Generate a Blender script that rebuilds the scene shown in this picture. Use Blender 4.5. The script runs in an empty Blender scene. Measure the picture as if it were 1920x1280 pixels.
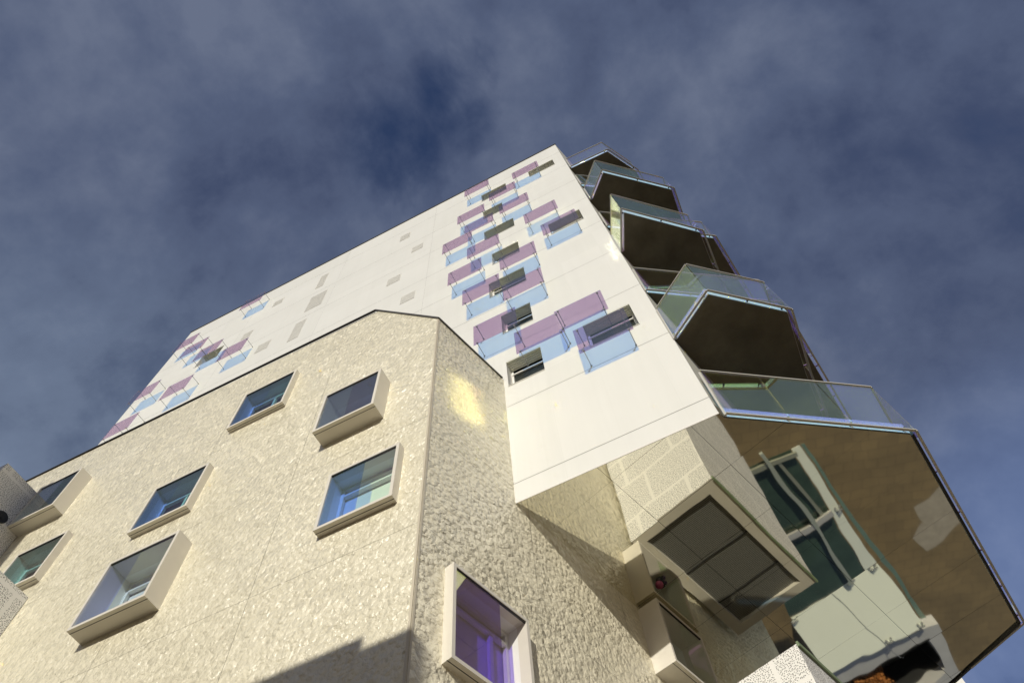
import bpy, bmesh, math, random
from mathutils import Vector, Matrix
random.seed(7)
scene = bpy.context.scene
COL = scene.collection
ZO = 1.6                     # eye height: all heights below are measured from the eye, the ground is at 0
def V(x, y, z): return Vector((x, y, z + ZO))

# ------------------------------------------------------------------ materials
def mat(name):
    m = bpy.data.materials.new(name); m.use_nodes = True
    nt = m.node_tree; nt.nodes.clear()
    out = nt.nodes.new('ShaderNodeOutputMaterial')
    return m, nt, out
def N(nt, t, **kw):
    n = nt.nodes.new(t)
    for k, v in kw.items():
        if k.startswith('i_'):
            n.inputs[k[2:].replace('_', ' ')].default_value = v
        else: setattr(n, k, v)
    return n
def L(nt, a, b): nt.links.new(a, b)
def ramp(nt, stops, interp='LINEAR'):
    r = nt.nodes.new('ShaderNodeValToRGB'); cr = r.color_ramp; cr.interpolation = interp
    while len(cr.elements) < len(stops): cr.elements.new(0.5)
    for e, (p, c) in zip(cr.elements, stops):
        e.position = p; e.color = (*c, 1) if len(c) == 3 else c
    return r
def noise(nt, vec, scale, detail=4, rough=.55, dist=0.0, typ=None):
    n = N(nt, 'ShaderNodeTexNoise'); n.inputs['Scale'].default_value = scale
    if typ: n.noise_type = typ
    n.inputs['Detail'].default_value = detail; n.inputs['Roughness'].default_value = rough
    n.inputs['Distortion'].default_value = dist
    if vec is not None: L(nt, vec, n.inputs['Vector'])
    return n
def principled(nt, out, color=None, rough=.5, metal=0, spec=.5):
    p = N(nt, 'ShaderNodeBsdfPrincipled')
    if color: p.inputs['Base Color'].default_value = (*color, 1)
    p.inputs['Roughness'].default_value = rough; p.inputs['Metallic'].default_value = metal
    p.inputs['Specular IOR Level'].default_value = spec
    L(nt, p.outputs[0], out.inputs[0]); return p
def varied(name, color, amount=.06, scale=.6, rough=.5, metal=0, spec=.5, bump=0, bscale=20):
    """a plain material with a soft procedural variation of its tone"""
    m, nt, out = mat(name); p = principled(nt, out, color, rough, metal, spec)
    tc = N(nt, 'ShaderNodeTexCoord'); n = noise(nt, tc.outputs['Object'], scale, 5, .6)
    lo = tuple(c * (1 - amount) for c in color); hi = tuple(min(1, c * (1 + amount)) for c in color)
    r = ramp(nt, [(.3, lo), (.7, hi)]); L(nt, n.outputs[0], r.inputs[0]); L(nt, r.outputs[0], p.inputs['Base Color'])
    if bump:
        b = N(nt, 'ShaderNodeBump'); b.inputs['Strength'].default_value = bump; b.inputs['Distance'].default_value = .01
        n2 = noise(nt, tc.outputs['Object'], bscale, 3); L(nt, n2.outputs[0], b.inputs['Height']); L(nt, b.outputs[0], p.inputs['Normal'])
    return m

M = {}
def white_panel():
    m, nt, out = mat('white_panel'); p = principled(nt, out, (.78, .765, .71), .42, 0, .4)
    tc = N(nt, 'ShaderNodeTexCoord')
    n = noise(nt, tc.outputs['Object'], .35, 5, .6)
    mp = N(nt, 'ShaderNodeMapping'); mp.inputs['Scale'].default_value = (1.5, 1.5, .08); L(nt, tc.outputs['Object'], mp.inputs[0])
    s = noise(nt, mp.outputs[0], 2.2, 4, .6)
    ad = N(nt, 'ShaderNodeMath', operation='ADD'); L(nt, n.outputs[0], ad.inputs[0]); L(nt, s.outputs[0], ad.inputs[1])
    r = ramp(nt, [(.38, (.72, .715, .67)), (.62, (.75, .745, .70))])
    hv = N(nt, 'ShaderNodeMath', operation='MULTIPLY'); hv.inputs[1].default_value = .5; L(nt, ad.outputs[0], hv.inputs[0])
    L(nt, hv.outputs[0], r.inputs[0])
    ge = N(nt, 'ShaderNodeNewGeometry'); pr = ramp(nt, [(0, (.975, .975, .97)), (1, (1.01, 1.01, 1.01))]); L(nt, ge.outputs['Random Per Island'], pr.inputs[0])
    mm = N(nt, 'ShaderNodeMix', data_type='RGBA', blend_type='MULTIPLY'); mm.inputs[0].default_value = 1; L(nt, r.outputs[0], mm.inputs[6]); L(nt, pr.outputs[0], mm.inputs[7]); L(nt, mm.outputs[2], p.inputs['Base Color'])
    b = N(nt, 'ShaderNodeBump'); b.inputs['Strength'].default_value = .05; b.inputs['Distance'].default_value = .02
    n3 = noise(nt, tc.outputs['Object'], 1.2, 2); L(nt, n3.outputs[0], b.inputs['Height']); L(nt, b.outputs[0], p.inputs['Normal'])
    return m
M['white'] = white_panel()

def crumpled(name, dist, coat, scale=3.6, soft_amt=1.0, tilt=.4):
    """cream enamelled metal sheet with a crumpled relief"""
    m, nt, out = mat(name)
    p = principled(nt, out, (.6, .53, .4), .34, 0, .5)
    p.inputs['Coat Weight'].default_value = coat; p.inputs['Coat Roughness'].default_value = .2; p.inputs['Coat IOR'].default_value = 1.6
    tc = N(nt, 'ShaderNodeTexCoord')
    w = noise(nt, tc.outputs['Object'], scale * .8, 4, .65)
    off = N(nt, 'ShaderNodeVectorMath', operation='MULTIPLY_ADD'); off.inputs[1].default_value = (1.1 / scale,) * 3
    L(nt, w.outputs['Color'], off.inputs[0]); L(nt, tc.outputs['Object'], off.inputs[2])
    def facets(sc, rnd=1.0):
        v = N(nt, 'ShaderNodeTexVoronoi'); v.inputs['Scale'].default_value = sc; v.inputs['Randomness'].default_value = rnd; L(nt, off.outputs[0], v.inputs['Vector'])
        d = N(nt, 'ShaderNodeMath', operation='DIVIDE'); d.inputs[1].default_value = sc; L(nt, v.outputs['Distance'], d.inputs[0]); return d
    r1 = facets(scale); r2 = facets(scale * 2.3)
    soft = noise(nt, tc.outputs['Object'], scale * .9, 3, .55, .6)
    a2 = N(nt, 'ShaderNodeMath', operation='MULTIPLY_ADD'); a2.inputs[1].default_value = .6; L(nt, r2.outputs[0], a2.inputs[0]); L(nt, r1.outputs[0], a2.inputs[2])
    a3 = N(nt, 'ShaderNodeMath', operation='MULTIPLY_ADD'); a3.inputs[1].default_value = soft_amt / scale; L(nt, soft.outputs[0], a3.inputs[0]); L(nt, a2.outputs[0], a3.inputs[2])
    inv = N(nt, 'ShaderNodeMath', operation='MULTIPLY'); inv.inputs[1].default_value = -1; L(nt, a3.outputs[0], inv.inputs[0])
    b = N(nt, 'ShaderNodeBump'); b.inputs['Strength'].default_value = 1; b.inputs['Distance'].default_value = dist
    # the sheet is creased into small flats, each tilted its own way
    ge = N(nt, 'ShaderNodeNewGeometry'); acc = ge.outputs['Normal']
    for sc, am in ((scale * .8, tilt), (scale * 1.7, tilt * .6)):
        v = N(nt, 'ShaderNodeTexVoronoi'); v.inputs['Scale'].default_value = sc; L(nt, off.outputs[0], v.inputs['Vector'])
        c = N(nt, 'ShaderNodeVectorMath', operation='SUBTRACT'); c.inputs[1].default_value = (.5,) * 3; L(nt, v.outputs['Color'], c.inputs[0])
        f = N(nt, 'ShaderNodeVectorMath', operation='MULTIPLY_ADD'); f.inputs[1].default_value = (am,) * 3; L(nt, c.outputs[0], f.inputs[0]); L(nt, acc, f.inputs[2]); acc = f.outputs[0]
    nn_ = N(nt, 'ShaderNodeVectorMath', operation='NORMALIZE'); L(nt, acc, nn_.inputs[0]); L(nt, nn_.outputs[0], b.inputs['Normal'])
    L(nt, inv.outputs[0], b.inputs['Height']); L(nt, b.outputs[0], p.inputs['Normal']); L(nt, b.outputs[0], p.inputs['Coat Normal'])
    n = noise(nt, tc.outputs['Object'], .5, 5, .6)
    r = ramp(nt, [(.3, (.79, .73, .545)), (.7, (.85, .79, .605))]); L(nt, n.outputs[0], r.inputs[0]); L(nt, r.outputs[0], p.inputs['Base Color'])
    return m
M['cream'] = crumpled('cream_crumpled_sheet', .22, .75, 9.5, .8, .34)
M['cream_side'] = crumpled('cream_crumpled_sheet_side', .30, .5, 7.6, .8, .26)
M['cream_trim'] = varied('cream_trim', (.6, .54, .42), .05, 1, .35)
M['frame'] = varied('cream_white_frame', (.72, .68, .59), .04, .8, .4)
M['reveal'] = varied('white_reveal', (.84, .83, .78), .03, .8, .45)
M['frame_white'] = varied('white_frame', (.76, .74, .69), .04, .8, .4)
M['dark'] = varied('dark_joint', (.03, .03, .028), .2, 2, .7)
M['coping'] = varied('dark_coping', (.07, .065, .06), .15, 1, .4, .3)
M['concrete_dark'] = varied('dark_board_concrete', (.14, .125, .09), .25, 1.1, .75, 0, .3, .4, 6)
M['fascia'] = varied('white_slab_edge', (.75, .74, .70), .04, 1, .5)
M['rail'] = varied('light_grey_rail', (.55, .53, .48), .05, 1, .35, .2)
M['steel'] = varied('brushed_steel', (.42, .42, .40), .08, 3, .35, .7)
M['dark_steel'] = varied('dark_steel', (.05, .05, .048), .2, 2, .4, .6)
M['blind'] = varied('olive_grey_blind', (.74, .74, .62), .08, 3, .55)
M['vent'] = varied('pale_grey_vent', (.70, .69, .64), .05, 3, .5)
M['blind_white'] = varied('white_roller_blind', (.74, .72, .66), .03, 2, .7)
M['pink'] = varied('pink_plastic', (.5, .09, .2), .3, 9, .35)
M['black'] = varied('black_plastic', (.015, .015, .015), .2, 5, .4)
M['bark'] = varied('bark', (.10, .075, .05), .3, 6, .9)
M['leaf_orange'] = varied('orange_leaf', (.32, .12, .025), .4, 3, .7)
M['leaf_dark'] = varied('brown_leaf', (.10, .08, .03), .4, 3, .7)
M['brick'] = varied('shadow_building_brick', (.25, .17, .12), .25, 4, .85)
M['shadow_block_wall'] = varied('shadow_block_render', (.5, .47, .42), .08, .5, .8)
M['concrete_pale'] = varied('pale_concrete', (.5, .49, .47), .08, 1.2, .7)
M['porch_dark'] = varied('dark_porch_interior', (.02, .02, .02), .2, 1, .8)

def dichroic(name, stops, rough=.0, refl=1.0):
    """interference-coated glass: what it lets through and what it mirrors shift with the angle of the ray"""
    m, nt, out = mat(name)
    lw = N(nt, 'ShaderNodeLayerWeight'); lw.inputs['Blend'].default_value = .5
    t = ramp(nt, [(p, tuple(v ** .5 for v in c)) for p, c in stops]); L(nt, lw.outputs['Facing'], t.inputs[0])   # a sheet has two faces
    sq = N(nt, 'ShaderNodeMix', data_type='RGBA', blend_type='MULTIPLY'); sq.inputs[0].default_value = 1; L(nt, t.outputs[0], sq.inputs[6]); L(nt, t.outputs[0], sq.inputs[7])
    inv = N(nt, 'ShaderNodeInvert'); L(nt, sq.outputs[2], inv.inputs['Color'])
    sc = N(nt, 'ShaderNodeMix', data_type='RGBA'); sc.inputs[0].default_value = refl
    sc.inputs[6].default_value = (0, 0, 0, 1); L(nt, inv.outputs[0], sc.inputs[7])
    tr = N(nt, 'ShaderNodeBsdfTransparent'); L(nt, t.outputs[0], tr.inputs[0])
    gl = N(nt, 'ShaderNodeBsdfGlossy'); gl.inputs['Roughness'].default_value = rough; L(nt, sc.outputs[2], gl.inputs[0])
    ad = N(nt, 'ShaderNodeAddShader'); L(nt, tr.outputs[0], ad.inputs[0]); L(nt, gl.outputs[0], ad.inputs[1])
    L(nt, ad.outputs[0], out.inputs[0]); return m
# facing: 0 = looking straight at the pane, 1 = along it
M['fin'] = dichroic('dichroic_sunshade_glass', [(0, (.36, .56, .96)), (.14, (.35, .55, .95)), (.35, (.38, .40, .74)), (.55, (.40, .27, .45)), (.8, (.42, .26, .36)), (1, (.35, .22, .3))], 0, .5)
M['bal'] = dichroic('dichroic_balustrade_glass', [(0, (.24, .56, .95)), (.3, (.27, .46, .92)), (.55, (.36, .30, .70)), (.8, (.44, .26, .58)), (1, (.4, .22, .6))], 0, .78)
M['pane_violet'] = dichroic('violet_coated_glass', [(0, (.50, .60, .98)), (.4, (.48, .55, .93)), (.75, (.52, .56, .82)), (1, (.3, .3, .5))], 0, .4)
M['pane_green'] = dichroic('green_coated_glass', [(0, (.74, .92, .96)), (.4, (.82, .94, .82)), (.75, (.80, .90, .70)), (1, (.5, .6, .5))], 0, .4)
M['bal_soft'] = dichroic('dichroic_balustrade_glass_satin', [(0, (.22, .40, .85)), (.36, (.16, .26, .74)), (.6, (.36, .30, .70)), (.8, (.40, .30, .60)), (1, (.4, .22, .6))], .115, 1.0)
M['bal_pale'] = dichroic('dichroic_balustrade_glass_pale', [(0, (.24, .40, .85)), (.4, (.25, .24, .62)), (.7, (.32, .22, .50)), (1, (.4, .22, .6))], .06, .85)
M['pane_deep'] = dichroic('deep_violet_coated_glass', [(0, (.26, .2, .8)), (.5, (.25, .18, .7)), (1, (.2, .15, .5))], 0, .5)
M['pane_blue'] = dichroic('blue_coated_glass', [(0, (.34, .55, .97)), (.5, (.30, .46, .90)), (1, (.2, .3, .5))], 0, .35)
M['pane_teal'] = dichroic('teal_coated_glass', [(0, (.50, .80, .88)), (.5, (.42, .68, .68)), (1, (.25, .4, .4))], 0, .35)
M['pane_grey'] = dichroic('grey_coated_glass', [(0, (.5, .6, .66)), (.6, (.38, .45, .48)), (1, (.25, .3, .34))], 0, .6)

def glass_dark():
    m, nt, out = mat('dark_window_glass'); p = principled(nt, out, (.025, .03, .03), .03, 0, .8)
    tc = N(nt, 'ShaderNodeTexCoord'); n = noise(nt, tc.outputs['Object'], .7, 2)
    r = ramp(nt, [(.35, (.014, .018, .018)), (.7, (.045, .05, .045))]); L(nt, n.outputs[0], r.inputs[0]); L(nt, r.outputs[0], p.inputs['Base Color'])
    return m
M['glass'] = glass_dark()
def mirror():
    m, nt, out = mat('polished_steel_soffit'); p = principled(nt, out, (.80, .78, .66), .03, 1)
    tc = N(nt, 'ShaderNodeTexCoord')
    mp = N(nt, 'ShaderNodeMapping'); mp.inputs['Rotation'].default_value = (0, 0, .28); mp.inputs['Scale'].default_value = (1.0, .45, 1); L(nt, tc.outputs['Object'], mp.inputs[0])
    n = noise(nt, mp.outputs[0], .8, 1.5, .4, .3)
    b = N(nt, 'ShaderNodeBump'); b.inputs['Strength'].default_value = 1; b.inputs['Distance'].default_value = .0085
    L(nt, n.outputs[0], b.inputs['Height']); L(nt, b.outputs[0], p.inputs['Normal']); return m
M['mirror'] = mirror()
def perforated():
    m, nt, out = mat('perforated_white_sheet'); p = principled(nt, out, (.7, .68, .63), .45)
    uv = N(nt, 'ShaderNodeUVMap')
    vo = N(nt, 'ShaderNodeTexVoronoi'); vo.voronoi_dimensions = '2D'; vo.inputs['Scale'].default_value = 23; vo.inputs['Randomness'].default_value = .9; L(nt, uv.outputs[0], vo.inputs['Vector'])
    lt = N(nt, 'ShaderNodeMath', operation='LESS_THAN'); lt.inputs[1].default_value = .25; L(nt, vo.outputs['Distance'], lt.inputs[0])
    br = N(nt, 'ShaderNodeTexBrick'); br.offset = .37; br.inputs['Scale'].default_value = 1; br.inputs['Brick Width'].default_value = 1.9; br.inputs['Row Height'].default_value = 1.5
    br.inputs['Mortar Size'].default_value = .055; br.inputs['Mortar Smooth'].default_value = 0; L(nt, uv.outputs[0], br.inputs['Vector'])
    keep = N(nt, 'ShaderNodeMath', operation='SUBTRACT'); keep.inputs[0].default_value = 1; L(nt, br.outputs['Fac'], keep.inputs[1])
    mk = N(nt, 'ShaderNodeMath', operation='MULTIPLY'); L(nt, lt.outputs[0], mk.inputs[0]); L(nt, keep.outputs[0], mk.inputs[1])
    mx = N(nt, 'ShaderNodeMix', data_type='RGBA'); L(nt, mk.outputs[0], mx.inputs[0]); mx.inputs[6].default_value = (.80, .79, .76, 1); mx.inputs[7].default_value = (.10, .10, .095, 1)
    L(nt, mx.outputs[2], p.inputs['Base Color']); return m
M['perf'] = perforated()
def grate():
    m, nt, out = mat('ribbed_roof_grating'); p = principled(nt, out, (.2, .2, .18), .5, .3)
    uv = N(nt, 'ShaderNodeUVMap'); sp = N(nt, 'ShaderNodeSeparateXYZ')
    mp = N(nt, 'ShaderNodeMapping'); mp.inputs['Rotation'].default_value = (0, 0, .278); L(nt, uv.outputs[0], mp.inputs[0]); L(nt, mp.outputs[0], sp.inputs[0])
    def saw(sock, per, th):
        a = N(nt, 'ShaderNodeMath', operation='DIVIDE'); a.inputs[1].default_value = per; L(nt, sock, a.inputs[0])
        f = N(nt, 'ShaderNodeMath', operation='FRACT'); L(nt, a.outputs[0], f.inputs[0])
        g = N(nt, 'ShaderNodeMath', operation='LESS_THAN'); g.inputs[1].default_value = th; L(nt, f.outputs[0], g.inputs[0]); return g
    g1 = saw(sp.outputs[1], .06, .4)
    mx = N(nt, 'ShaderNodeMix', data_type='RGBA'); L(nt, g1.outputs[0], mx.inputs[0]); mx.inputs[6].default_value = (.25, .25, .235, 1); mx.inputs[7].default_value = (.04, .04, .038, 1)
    L(nt, mx.outputs[2], p.inputs['Base Color']); return m
M['grate'] = grate()
def paving():
    m, nt, out = mat('brown_paving'); p = principled(nt, out, (.13, .1, .065), .8)
    tc = N(nt, 'ShaderNodeTexCoord'); n = noise(nt, tc.outputs['Object'], .35, 6, .6)
    mp = N(nt, 'ShaderNodeMapping'); mp.inputs['Rotation'].default_value = (0, 0, -.28); L(nt, tc.outputs['Object'], mp.inputs[0])
    br = N(nt, 'ShaderNodeTexBrick'); br.inputs['Scale'].default_value = 1; br.inputs['Brick Width'].default_value = .9; br.inputs['Row Height'].default_value = .6; br.inputs['Mortar Size'].default_value = .012
    br.inputs['Color1'].default_value = (.27, .2, .105, 1); br.inputs['Color2'].default_value = (.235, .175, .095, 1); br.inputs['Mortar'].default_value = (.15, .115, .07, 1); L(nt, mp.outputs[0], br.inputs['Vector'])
    r = ramp(nt, [(.3, (.75, .75, .75)), (.7, (1.15, 1.12, 1.05))]); L(nt, n.outputs[0], r.inputs[0])
    mx = N(nt, 'ShaderNodeMix', data_type='RGBA', blend_type='MULTIPLY'); mx.inputs[0].default_value = 1; L(nt, br.outputs[0], mx.inputs[6]); L(nt, r.outputs[0], mx.inputs[7])
    L(nt, mx.outputs[2], p.inputs['Base Color']); return m
M['paving'] = paving()
M['canopy_glass'] = varied('frosted_green_canopy_glass', (.86, .89, .75), .02, .6, .12, 0, .5)
M['canopy_dark'] = varied('dark_green_canopy_glass', (.045, .075, .055), .25, .7, .06, 0, .6)

# ------------------------------------------------------------------ mesh helpers
class MB:
    def __init__(s): s.bm = bmesh.new()
    def face(s, pts):
        try: return s.bm.faces.new([s.bm.verts.new(p) for p in pts])
        except ValueError: return None
    def prism(s, bottom, top):
        b = [s.bm.verts.new(p) for p in bottom]; t = [s.bm.verts.new(p) for p in top]; n = len(b)
        s.bm.faces.new(list(reversed(b))); s.bm.faces.new(t)
        for i in range(n): s.bm.faces.new([b[i], b[(i + 1) % n], t[(i + 1) % n], t[i]])
    def box(s, o, a, b, c):
        """a box from corner o along the three edge vectors a, b, c"""
        o, a, b, c = Vector(o), Vector(a), Vector(b), Vector(c)
        if a.cross(b).dot(c) < 0: a, b = b, a
        s.prism([o, o + a, o + a + b, o + b], [o + c, o + a + c, o + a + b + c, o + b + c])
    def abox(s, x0, x1, y0, y1, z0, z1): s.box(V(x0, y0, z0), (x1 - x0, 0, 0), (0, y1 - y0, 0), (0, 0, z1 - z0))
    def tube(s, p, q, r, n=8, r2=None):
        p, q = Vector(p), Vector(q); d = (q - p).normalized(); u = d.orthogonal().normalized(); w = d.cross(u); r2 = r if r2 is None else r2
        ring = lambda c, rr: [c + (u * math.cos(2 * math.pi * i / n) + w * math.sin(2 * math.pi * i / n)) * rr for i in range(n)]
        s.prism(ring(p, r), ring(q, r2))
    def bar(s, p, q, w, h):
        """square bar between two points (w sideways, h up)"""
        p, q = Vector(p), Vector(q); d = (q - p).normalized(); side = d.cross(Vector((0, 0, 1))).normalized(); up = side.cross(d)
        s.box(p - side * w / 2 - up * h / 2, q - p, side * w, up * h)
    def build(s, name, m, parent=None, bevel=0, smooth=False):
        bm = s.bm; bmesh.ops.recalc_face_normals(bm, faces=bm.faces)
        if bevel: bmesh.ops.bevel(bm, geom=list(bm.edges), offset=bevel, segments=1, affect='EDGES', clamp_overlap=True)
        uv = bm.loops.layers.uv.new('UVMap')
        for f in bm.faces:
            f.smooth = smooth; n = f.normal
            t = Vector((0, 0, 1)).cross(n) if abs(n.z) < .9 else None
            if t: t.normalize()
            for l in f.loops:
                c = l.vert.co; l[uv].uv = (c.dot(t), c.z) if t else (c.x, c.y)
        org = origin_of(parent)
        for v in bm.verts: v.co -= org
        me = bpy.data.meshes.new(name); bm.to_mesh(me); bm.free()
        me.materials.append(m if not isinstance(m, str) else M[m])
        o = bpy.data.objects.new(name, me); COL.objects.link(o)
        if parent: o.parent = parent
        return o
def origin_of(p):
    v = Vector((0, 0, 0))
    while p: v += p.location; p = p.parent
    return v
def tag(o, label=None, cat=None, group=None, kind=None):
    if label: o['label'] = label
    if cat: o['category'] = cat
    if group: o['group'] = group
    if kind: o['kind'] = kind
    return o
def empty(name, loc, parent=None):
    o = bpy.data.objects.new(name, None); o.location = Vector(loc) - origin_of(parent); o.empty_display_size = .3
    COL.objects.link(o)
    if parent: o.parent = parent
    return o
def cells(us, zs, holes, gap, gu=None):
    """panel rectangles between the joints us x zs, minus the holes"""
    gu = gap if gu is None else gu
    for i in range(len(us) - 1):
        for j in range(len(zs) - 1):
            a, b, c, d = us[i] + gu / 2, us[i + 1] - gu / 2, zs[j] + gap / 2, zs[j + 1] - gap / 2
            ub = sorted({a, b, *[u for h in holes for u in h[:2] if a < u < b]}); zb = sorted({c, d, *[z for h in holes for z in h[2:] if c < z < d]})
            for p in range(len(ub) - 1):
                for q in range(len(zb) - 1):
                    um, zm = (ub[p] + ub[p + 1]) / 2, (zb[q] + zb[q + 1]) / 2
                    if not any(h[0] < um < h[1] and h[2] < zm < h[3] for h in holes): yield ub[p], ub[p + 1], zb[q], zb[q + 1]

class Plane:
    """a vertical wall plane: a point, the direction along the wall, the outward normal"""
    def __init__(s, x, y, ux, uy):
        s.o = Vector((x, y)); s.u = Vector((ux, uy)).normalized(); s.n = Vector((s.u.y, -s.u.x))
    def at(s, u, z, d=0): p = s.o + s.u * u + s.n * d; return V(p.x, p.y, z)
FRONT = Plane(0, 10, 1, 0); CREAM = Plane(0, 7.229, 1, 0); SIDE = Plane(-4.83, 7.229, .2855, 1)
TSIDE = Plane(1.1, 10, .285, 1)
def wall_mesh(pl, us, zs, holes, gap, d=0, gu=None):
    m = MB()
    for a, b, c, e in cells(us, zs, holes, gap, gu): m.face([pl.at(a, c, d), pl.at(b, c, d), pl.at(b, e, d), pl.at(a, e, d)])
    return m
def pbox(m, pl, u0, u1, z0, z1, d0, d1):
    a = pl.at(u0, z0, d0); m.box(a, pl.at(u1, z0, d0) - a, pl.at(u0, z0, d1) - a, (0, 0, z1 - z0))

# ------------------------------------------------------------------ the white tower
SOF = 14.19; TOP = 48.42; X0, X1 = -27.24, 1.1; JUN = -4.06
tower = tag(empty('white_tower', (-6, 15, 0)), 'tall white tower behind the cream building, glass balconies zigzagging up its right edge', 'tower')
WIN = [(-3.90, -2.67, 19.85, 21.52), (-1.15, .47, 19.92, 21.55), (-3.91, -2.71, 23.74, 25.43), (-4.31, -2.66, 27.70, 29.38), (-4.04, -2.68, 31.46, 33.03),
       (-4.35, -2.67, 35.61, 37.1), (-4.32, -3.12, 39.5, 41.12), (-4.35, -2.69, 43.46, 45.05), (-1.16, .49, 43.52, 44.98), (-1.1, .49, 31.62, 33.24), (-23.3, -21.74, 39.22, 40.88)]
VENT = [(-10.03, -9.32, 43.95, 45.05), (-8.92, -8.16, 40.15, 41.05), (-15.89, -15.31, 42.97, 45.3), (-15.78, -14.64, 39.18, 41.45), (-15.93, -15.24, 35.27, 37.72), (-10.09, -9.28, 36.22, 37.2),
        (-8.92, -8.12, 32.33, 33.3), (-19.3, -18.56, 43.98, 44.83), (-20.38, -19.7, 40.0, 40.95), (-18.2, -17.36, 36.1, 37.18)]
ZS = [SOF, 14.92, 18.67, 22.56, 26.43, 30.28, 34.4, 38.3, 42.16, 46.02, TOP]; US = [X0, -20.9, -14.2, -7.6, X1]
f = wall_mesh(FRONT, US, ZS, WIN, .018, 0, .006)
f.build('front_wall', 'white', tower)
b = MB()
for a, c, d, e in cells([X0, X1], [SOF, TOP], WIN, 0): b.face([FRONT.at(a, d, -.045), FRONT.at(c, d, -.045), FRONT.at(c, e, -.045), FRONT.at(a, e, -.045)])
b.build('joint_backing', varied('grey_joint', (.33, .32, .29), .1, 2, .8), tower)
s = MB(); s.face([FRONT.at(X0, SOF - 6, 0), FRONT.at(X0, TOP, 0), V(X0, 24, TOP), V(X0, 24, SOF - 6)])
s.face([V(X0, 10.05, TOP), V(X1, 10.05, TOP), V(4.4, 22, TOP), V(X0, 24, TOP)])
s.face([V(X0, 24, 0), V(X0, 24, TOP), V(4.4, 22, TOP), V(4.4, 22, SOF)])
s.build('rear_wall', 'white', tower)
# side wall behind the balconies: white lower strip, glazing bands between the floors
sw = MB()
for a, bb, c, d in cells([.02, 11.5], [SOF, TOP], [(2.2, 6.4, z, z + 2.5) for z in (14.75, 18.65, 22.5, 26.4, 30.2, 34.1, 37.9, 41.7)], 0): sw.face([TSIDE.at(a, c), TSIDE.at(bb, c), TSIDE.at(bb, d), TSIDE.at(a, d)])
sw.build('side_wall', varied('grey_white_side_wall', (.55, .54, .47), .06, .8, .6), tower)
g = MB()
for z in (14.75, 18.65, 22.5, 26.4, 30.2, 34.1, 37.9, 41.7): pbox(g, TSIDE, 2.15, 6.45, z - .05, z + 2.55, -.2, -.12)
g.build('balcony_glazing', 'glass', tower)
c = MB(); c.abox(X0 - .04, X1 + .03, 9.95, 10.25, TOP + .003, TOP + .09); c.build('coping', 'coping', tower)
c = MB(); c.abox(JUN + .03, X1, 9.985, 9.998, SOF - .05, SOF + .02); c.build('lower_edge_trim', 'frame_white', tower)

def tower_window(x0, x1, z0, z1):
    dp = .42
    m = MB()                                            # reveal
    for q in ([(x0, z0), (x1, z0)], [(x1, z0), (x1, z1)], [(x0, z1), (x0, z0)]):
        (a, za), (bq, zb) = q
        m.face([FRONT.at(a, za, -.002), FRONT.at(bq, zb, -.002), FRONT.at(bq, zb, -dp), FRONT.at(a, za, -dp)])
    o = m.build('window', 'frame_white', tower)
    bl = MB(); bl.abox(x0 + .003, x1 - .003, 10.004, 10.09, z1 - .05, z1 - .003)     # lintel and the folded slats under it
    for k in range(4): bl.abox(x0 + .012, x1 - .012, 10.1 + k * .07, 10.155 + k * .07, z1 - .08 - .012 * k, z1 - .006)
    bl.build('blind', 'blind', o)
    r = MB(); r.abox(x0 + .03, x1 - .03, 10.33, 10.37, z1 - .42, z1 - .36); r.abox(x0 + .02, x1 - .02, 10.375, 10.41, z1 - .34, z1 - .27); r.build('blind_rail', 'frame_white', o)
    fr = MB(); t = .075
    fr.abox(x0 + .003, x0 + t, 10.36, 10.44, z0 + .003, z1 - .1); fr.abox(x1 - t, x1 - .003, 10.36, 10.44, z0 + .003, z1 - .1)
    fr.abox(x0 + t + .002, x1 - t - .002, 10.36, 10.44, z0 + .003, z0 + t)
    fr.build('frame', 'frame_white', o)
    p = MB(); p.abox(x0 + .02, x1 - .02, 10.425, 10.43, z0 + .02, z1 - .02); p.build('pane', 'glass', o)
    sl = MB(); sl.abox(x0 - .01, x1 + .01, 9.975, 10.05, z0 - .02, z0 - .002); sl.build('sill', 'frame_white', o)
for w in WIN: tower_window(*w)
for x0, x1, z0, z1 in VENT:
    m = MB(); n = max(5, int((z1 - z0) / .13)); h = (z1 - z0) / n
    m.abox(x0, x1, 9.99, 9.998, z0, z1)
    for k in range(n): m.box(V(x0 + .02, 9.978, z0 + k * h + .02), (x1 - x0 - .04, 0, 0), (0, .012, .0), (0, 0, h * .6))
    m.build('vent', 'vent', tower)

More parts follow.
